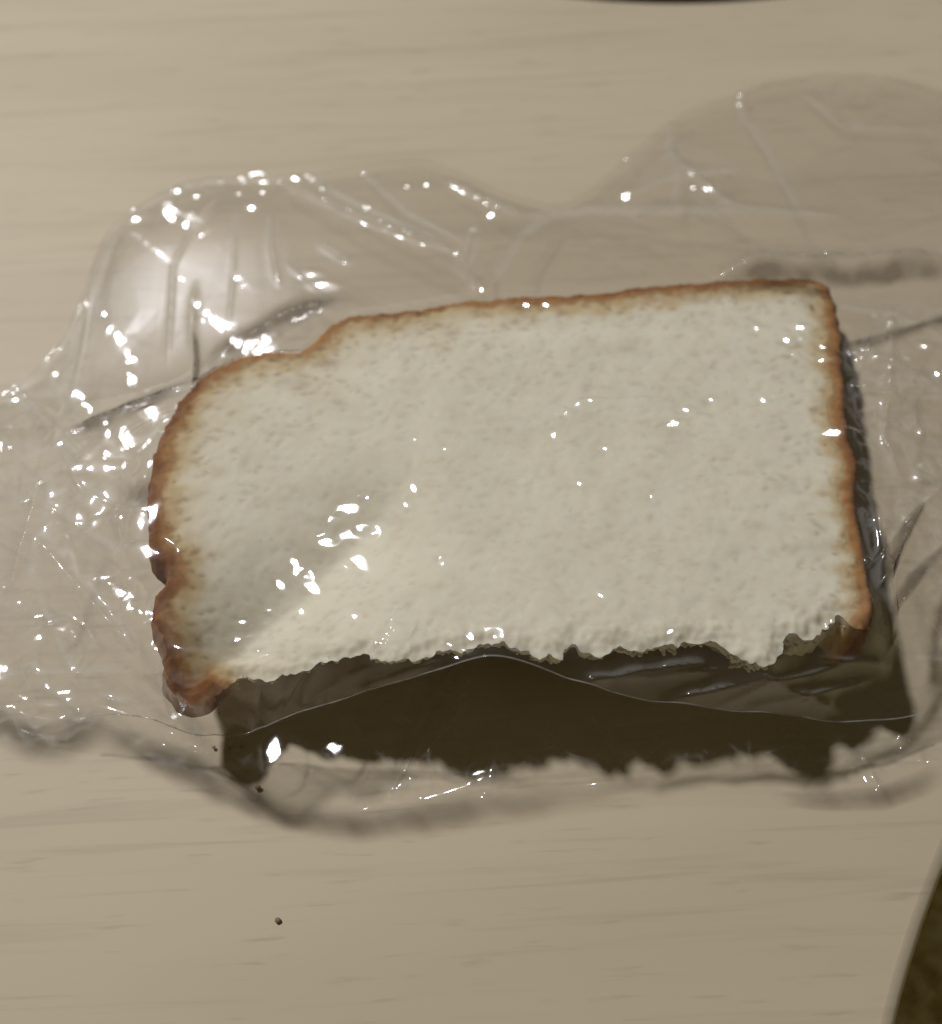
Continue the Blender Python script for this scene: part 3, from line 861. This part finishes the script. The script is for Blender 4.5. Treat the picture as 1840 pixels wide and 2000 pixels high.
# folded rim along the back, free lip along the mouth
CREASE = crease_lines(x, y, Z) * sstep(.0008, .003, dB) * sstep(.0006, .0015, dF) * (1 - .6 * onb)
Z = Z * sstep(-.0005, .0016, dB) + .0012 * (1 - sstep(-.0005, .0016, dB)) + .0007 * np.exp(-((dB - .0022) / .0013) ** 2)
HL = [(440, 330, 14, 8, 18), (465, 341, 11, 8, 15), (488, 347, 12, 4, 5), (508, 353, 14, 10, 20), (580, 362, 14, 6, 20), (630, 378, 6, 5, 0), (273, 446, 12, 10, 0), (268, 425, 6, 5, 0),
      (352, 385, 6, 8, 0), (388, 396, 6, 5, 0), (495, 422, 10, 8, -30), (470, 390, 5, 4, 0), (515, 385, 5, 4, 0), (617, 545, 18, 10, 30), (630, 560, 20, 9, 10), (720, 412, 6, 5, 0), (795, 370, 5, 4, 0), (833, 367, 5, 4, 0),
      (958, 426, 14, 7, -45), (925, 453, 8, 6, 0), (890, 500, 6, 6, 45), (940, 570, 6, 8, 0), (1215, 320, 10, 9, 30), (1200, 336, 7, 5, -45), (1222, 385, 15, 8, -60), (1443, 193, 8, 8, 0), (1443, 209, 7, 7, 0),
      (1740, 158, 20, 7, -25), (1245, 283, 5, 5, 0), (1352, 370, 5, 5, 0), (1703, 138, 4, 4, 0), (1027, 602, 9, 5, 0), (1065, 602, 9, 5, 15),
      (1560, 645, 13, 7, 0), (1533, 670, 10, 7, 0), (1475, 647, 6, 9, 0), (1605, 685, 12, 7, 50), (1550, 698, 12, 5, 10), (1580, 698, 12, 6, 10), (1600, 705, 10, 10, 0), (1560, 668, 7, 5, 0), (1655, 690, 16, 5, 30), (1687, 691, 12, 5, 10), (1640, 663, 5, 4, 0),
      (1803, 677, 12, 6, 0), (1708, 618, 6, 5, 0), (1735, 708, 8, 6, 30), (1770, 702, 6, 5, 0), (1828, 733, 7, 6, 0), (1703, 768, 6, 5, 0), (1718, 670, 5, 7, 0), (1798, 807, 14, 6, 15), (1838, 800, 7, 9, 0), (1735, 640, 8, 5, -30), (1790, 850, 6, 7, 0), (1800, 870, 5, 5, 0),
      (1355, 820, 18, 7, 0), (1315, 829, 20, 7, -8), (1338, 803, 11, 6, 0), (1388, 783, 7, 6, 0), (1490, 785, 9, 7, 0), (1507, 779, 6, 5, 0), (1135, 794, 18, 8, -20), (1155, 787, 9, 5, 0), (1172, 787, 6, 5, 0), (1105, 810, 7, 9, 0), (1080, 855, 7, 8, 0),
      (1625, 850, 28, 10, 5), (1645, 838, 9, 6, 0), (1758, 922, 10, 10, 0), (1783, 936, 9, 6, 10), (1765, 1020, 6, 12, 0), (1795, 910, 5, 5, 0), (1180, 881, 7, 5, -20), (868, 881, 5, 4, 0), (810, 862, 5, 4, 0),
      (187, 900, 26, 11, -25), (228, 900, 14, 18, -60), (195, 918, 22, 7, 0), (158, 921, 9, 6, 0), (255, 942, 12, 10, 0), (247, 968, 10, 10, 0), (172, 990, 20, 18, -20), (203, 975, 20, 15, -20), (157, 1010, 9, 8, 0), (187, 1022, 10, 9, 0), (282, 1016, 16, 18, 0), (283, 1080, 22, 10, 10), (237, 1010, 7, 6, 0), (282, 930, 6, 6, 0),
      (125, 1100, 14, 11, 45), (138, 1122, 14, 10, 45), (95, 1076, 9, 6, 20), (163, 1155, 7, 6, 0), (205, 1208, 18, 12, 45), (240, 1250, 50, 11, 52), (255, 1165, 12, 9, 60), (262, 1190, 7, 10, 0), (297, 1285, 18, 9, 5), (200, 1247, 7, 6, 0), (163, 1213, 7, 5, 30), (5, 1315, 14, 16, 0), (35, 765, 22, 7, -45), (28, 782, 20, 6, -8), (122, 875, 8, 6, 0), (22, 835, 5, 4, 45),
      (680, 1003, 26, 12, -30), (650, 1020, 12, 8, -30), (622, 1040, 11, 8, 0), (705, 975, 7, 6, 0), (725, 980, 9, 8, 0), (745, 977, 8, 7, 0), (760, 977, 6, 5, 0), (808, 958, 8, 11, 0), (793, 990, 6, 6, 0), (690, 1052, 40, 15, -5), (733, 1038, 12, 10, -60), (710, 1036, 10, 8, 0), (632, 1060, 14, 9, 0), (700, 1098, 20, 11, 35), (675, 1110, 9, 5, 35), (607, 1118, 11, 11, 0), (603, 1138, 18, 10, 60), (617, 1155, 9, 8, 30), (575, 1100, 9, 7, 0), (550, 1145, 9, 12, 0), (590, 1198, 7, 11, 0), (527, 1198, 10, 9, 0), (520, 1215, 8, 8, 0), (475, 1216, 10, 7, 0), (693, 1205, 9, 6, 0), (463, 1252, 6, 5, 0), (580, 1120, 12, 6, -30),
      (862, 1096, 7, 6, 0), (862, 1106, 7, 4, 0), (1172, 1168, 8, 5, 30), (1270, 975, 5, 5, 0), (1130, 950, 7, 5, 0),
      (745, 1273, 9, 8, -45), (757, 1262, 9, 8, 0), (775, 1238, 7, 12, -30), (950, 1240, 28, 11, -10), (910, 1247, 14, 11, 0), (978, 1246, 11, 8, 0), (880, 1258, 12, 6, -15), (890, 1288, 7, 5, 0), (1275, 1300, 8, 6, 30), (1307, 1238, 10, 6, 0), (1618, 1215, 7, 5, 10), (1612, 1226, 8, 5, 10), (1650, 1374, 12, 10, 0), (680, 1343, 8, 8, 0), (1690, 1095, 8, 5, 20), (1695, 1145, 5, 5, 0), (1765, 1170, 5, 5, 0), (1808, 1355, 6, 5, 0), (1788, 1388, 6, 4, 0),
      (182, 1361, 7, 6, 20), (255, 1383, 9, 5, 20), (330, 1372, 14, 4, -20)]
for hl in HL:
    k_ = 1.4 if hl[2] * hl[3] >= 130 and hl[0] < 800 else 1.0
    facet(x, y, Z, hl[0], hl[1], hl[2] * k_, hl[3] * k_, hl[4], Hh)
floor_z = np.where(onb > .5, BO[2] + CROSS * x - y * .16 + .0002, .0010)
Z = np.maximum(Z, floor_z)
film_mesh('upper_film', x, y, Z, M_FILM, bag, np.clip(3.2 * blob(x, y, 390, 610, .024, Hh) + .5 * blob(x, y, 1760, 850, .03, Hh) + .35 * blob(x, y, 200, 950, .03, Hh), 0, 3.4) * (1 - onb), CREASE)  # extra gloss painted in patches to give the film a broad sheen

# grey see-through strips added on the film to draw its dark shade bands
xU, yU, ZU = x, y, Z


def film_z(px, py):
    i_ = np.clip((px - X0) / (X1 - X0) * (NX - 1), 0, NX - 1).astype(int)
    t_ = np.clip((py - yf_f(px)) / (yb_f(px) - yf_f(px)), 0, 1) * (NY - 1)
    return ZU[t_.astype(int), i_]


def add_shade_strip(pts, widths, seed, lift=.0006, amp=.0002, low=False, ends=(.30, .70)):
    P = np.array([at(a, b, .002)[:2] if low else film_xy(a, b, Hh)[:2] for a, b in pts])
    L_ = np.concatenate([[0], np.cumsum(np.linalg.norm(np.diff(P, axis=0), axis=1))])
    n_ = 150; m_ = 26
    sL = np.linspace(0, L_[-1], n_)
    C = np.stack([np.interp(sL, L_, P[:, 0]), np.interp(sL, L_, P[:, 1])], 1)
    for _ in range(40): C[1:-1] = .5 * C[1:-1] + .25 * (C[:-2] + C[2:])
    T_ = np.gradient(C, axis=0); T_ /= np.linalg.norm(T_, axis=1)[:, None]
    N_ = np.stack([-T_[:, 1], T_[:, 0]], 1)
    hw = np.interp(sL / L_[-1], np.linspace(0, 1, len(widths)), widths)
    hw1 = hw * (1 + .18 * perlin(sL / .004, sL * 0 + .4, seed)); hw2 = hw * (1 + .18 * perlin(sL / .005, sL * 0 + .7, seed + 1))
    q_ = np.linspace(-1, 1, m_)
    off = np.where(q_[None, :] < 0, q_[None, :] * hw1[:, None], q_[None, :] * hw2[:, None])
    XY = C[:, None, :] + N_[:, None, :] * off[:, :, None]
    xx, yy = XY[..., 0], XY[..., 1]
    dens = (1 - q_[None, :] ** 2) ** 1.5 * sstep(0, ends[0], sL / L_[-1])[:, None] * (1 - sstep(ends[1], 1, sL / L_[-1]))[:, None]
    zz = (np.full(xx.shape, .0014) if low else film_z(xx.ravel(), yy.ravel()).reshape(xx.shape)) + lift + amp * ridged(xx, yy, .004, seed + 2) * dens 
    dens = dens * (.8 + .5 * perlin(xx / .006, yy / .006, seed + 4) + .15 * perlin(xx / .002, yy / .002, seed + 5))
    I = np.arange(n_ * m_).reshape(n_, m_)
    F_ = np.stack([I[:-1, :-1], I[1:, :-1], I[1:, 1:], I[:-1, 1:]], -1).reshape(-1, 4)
    mesh_obj('shade_strip', np.stack([xx.ravel(), yy.ravel(), zz.ravel()], 1), F_, M_SHADE, bag, True, {'dens': np.clip(dens * (.8 if low else 1.3), 0, 1).ravel()})


add_shade_strip([(372, 715), (440, 672), (500, 640), (560, 612), (630, 592), (705, 588)], [.0022, .0046, .0052, .0044, .0030], 111)
add_shade_strip([(120, 862), (210, 822), (300, 775), (400, 728)], [.0022, .0034, .0040, .0030], 121)
add_shade_strip([(1330, 586), (1420, 555), (1480, 542), (1560, 556), (1640, 560), (1720, 548), (1800, 536), (1930, 524)], [.0012, .0026, .0024, .0026, .0042], 131)
add_shade_strip([(376, 630), (380, 690), (378, 770)], [.0006, .0009, .0006], 141)
add_shade_strip([(1880, 1050), (1800, 1110), (1740, 1190), (1715, 1260)], [.0010, .0014, .0012], 161)
add_shade_strip([(1815, 970), (1770, 1030), (1735, 1110), (1712, 1170)], [.0008, .0016, .0010], 171)

add_shade_strip([(150, 1408), (230, 1432), (320, 1478), (420, 1528), (520, 1575), (600, 1597), (690, 1608), (780, 1598), (900, 1576), (1080, 1556), (1320, 1542)], [.0026, .0034, .0030, .0024, .0028, .0030, .0022, .0016], 181, .0003, .0001, True, (.12, .6))  # added strips: soft shade painted along the lower film's lip
add_shade_strip([(-60, 1398), (0, 1412), (50, 1436), (110, 1440), (170, 1412), (230, 1395)], [.0034, .0040, .0044, .004, .002], 191, .0003, .0001, True, (.1, .7))
add_shade_strip([(1500, 1552), (1620, 1556), (1720, 1552), (1790, 1526), (1860, 1490)], [.0008, .0014, .0018, .0014], 201, .0003, .0003, True)
# cut edge of the film along the mouth: a fine bead
bx = np.linspace(at(150, 1380, .006)[0], at(1800, 1400, .006)[0], 420)
by = yf_f(bx)
ic = np.clip((bx - X0) / (X1 - X0) * (NX - 1), 0, NX - 1.001); i0 = ic.astype(int)
bz = Z[0, i0] * (1 - (ic - i0)) + Z[0, i0 + 1] * (ic - i0)
bz = np.convolve(np.pad(bz, 6, mode='edge'), np.ones(13) / 13, 'valid')
Pb = np.stack([bx, by, bz], 1)
Tb = np.gradient(Pb, axis=0); Tb /= np.linalg.norm(Tb, axis=1)[:, None]
Nb = np.cross(Tb, [0, 0, 1.]); Nb /= np.linalg.norm(Nb, axis=1)[:, None]; Bb = np.cross(Nb, Tb)
bv_ = np.concatenate([Pb + .00011 * (math.cos(a) * Nb + math.sin(a) * Bb) for a in np.arange(6) * math.pi / 3])
nb = len(bx)
bf_ = [[r * nb + i, r * nb + i + 1, ((r + 1) % 6) * nb + i + 1, ((r + 1) % 6) * nb + i] for r in range(6) for i in range(nb - 1)]
mesh_obj('mouth_edge', bv_, bf_, M_BEAD, bag)

# ---- lower film lying on the table, its lip curling up at the mouth
x, y = build_grid(yu_f, lambda q: yb_f(q) + .0006)
Hl = np.full(XX.shape, .0012)
dU = y - yu_f(x); dB = yb_f(x) + .0006 - y
Z = .0016 + (tin(x, y, .012, .13, 5, 1.4, .4) + tin(x, y, .0048, .10, 6, 1.2, -.5)) * (1 - .85 * sstep(.022, .045, y)) + tin(x, y, .0022, .03, 7)
Z = np.maximum(Z, .0002 + .15 * Z)
Z = Z + .0014 * (1 + np.sin(2 * np.pi * (x * .75 + y * .66 + .003 * perlin(x / .02, y / .02, 8)) / .030)) * (1 - sstep(-.045, -.025, x)) * sstep(0, .008, dU) * sstep(0, .006, dB)
lip = .0024 + .0010 * perlin(x / .02, 0 * x, 93) + .0015 * np.exp(-((x - at(80, 1430, 0)[0]) / .012) ** 2)
Z = Z + lip * np.exp(-(np.clip(dU, 0, 1) / .0024) ** 1.4) + .0006 * np.exp(-((dU - .006) / .002) ** 2)
UF = [([(300, 1440), (420, 1490), (520, 1560)], .0016, .0012), ([(420, 1455), (480, 1530)], .0010, .0010), ([(900, 1560), (1070, 1540), (1250, 1530)], .0012, .0012), ([(1680, 1460), (1700, 1520), (1720, 1555)], .0014, .0012), ([(1760, 1430), (1800, 1480), (1840, 1500)], .0016, .0014)]
CREASE = crease_lines(x, y, Z) * sstep(.003, .006, dU)
for P_, a_, w_ in UF: Z = Z + ridge(x, y, P_, a_, w_, Hl)
for hl in ((545, 1472, 20, 26, 0), (660, 1458, 24, 30, 0), (790, 1400, 10, 8, 0)): facet(x, y, Z, *hl, Hl, .97)
Z = np.maximum(Z, .0004)
film_mesh('lower_film', x, y, Z, M_FILM2, bag, None, CREASE)


# ---------------------------------------------------------------- crumbs
def crumb(px, py, z, r, mat, label, group):
    c = at(px, py, z)
    bm = bmesh.new(); bmesh.ops.create_icosphere(bm, subdivisions=2, radius=r)
    for v_ in bm.verts:
        q = v_.co * (1 / r)
        k_ = 1 + .28 * float(perlin(q.x * 1.3 + px, q.y * 1.3 + q.z + py, 5))
        v_.co = (v_.co.x * k_ * 1.1, v_.co.y * k_ * .95, v_.co.z * k_ * .7 + r * .6)
    me_ = bpy.data.meshes.new('crumb'); bm.to_mesh(me_); bm.free(); me_.materials.append(mat)
    for p in me_.polygons: p.use_smooth = True
    ob = bpy.data.objects.new('bread_crumb', me_); COL.objects.link(ob); ob.location = (c[0], c[1], z)
    return tag(ob, label, 'crumb', group)


crumb(543, 1798, .0001, .00048, M_SPECK, 'lone dark crumb on the bare table in front of the bag', None)
crumb(418, 1460, .0004, .0003, M_CRUMB, 'left one of three tiny brown crumbs in a row near the bag mouth', 'crumbs in the bag')
crumb(449, 1462, .0004, .00037, M_CRUMB, 'middle one of three tiny brown crumbs in a row near the bag mouth', 'crumbs in the bag')
crumb(472, 1459, .0004, .0003, M_CRUMB, 'right one of three tiny brown crumbs in a row near the bag mouth', 'crumbs in the bag')
crumb(504, 1538, .0004, .00045, M_CRUMB, 'brown crumb below the left corner of the dark shadow', 'crumbs in the bag')
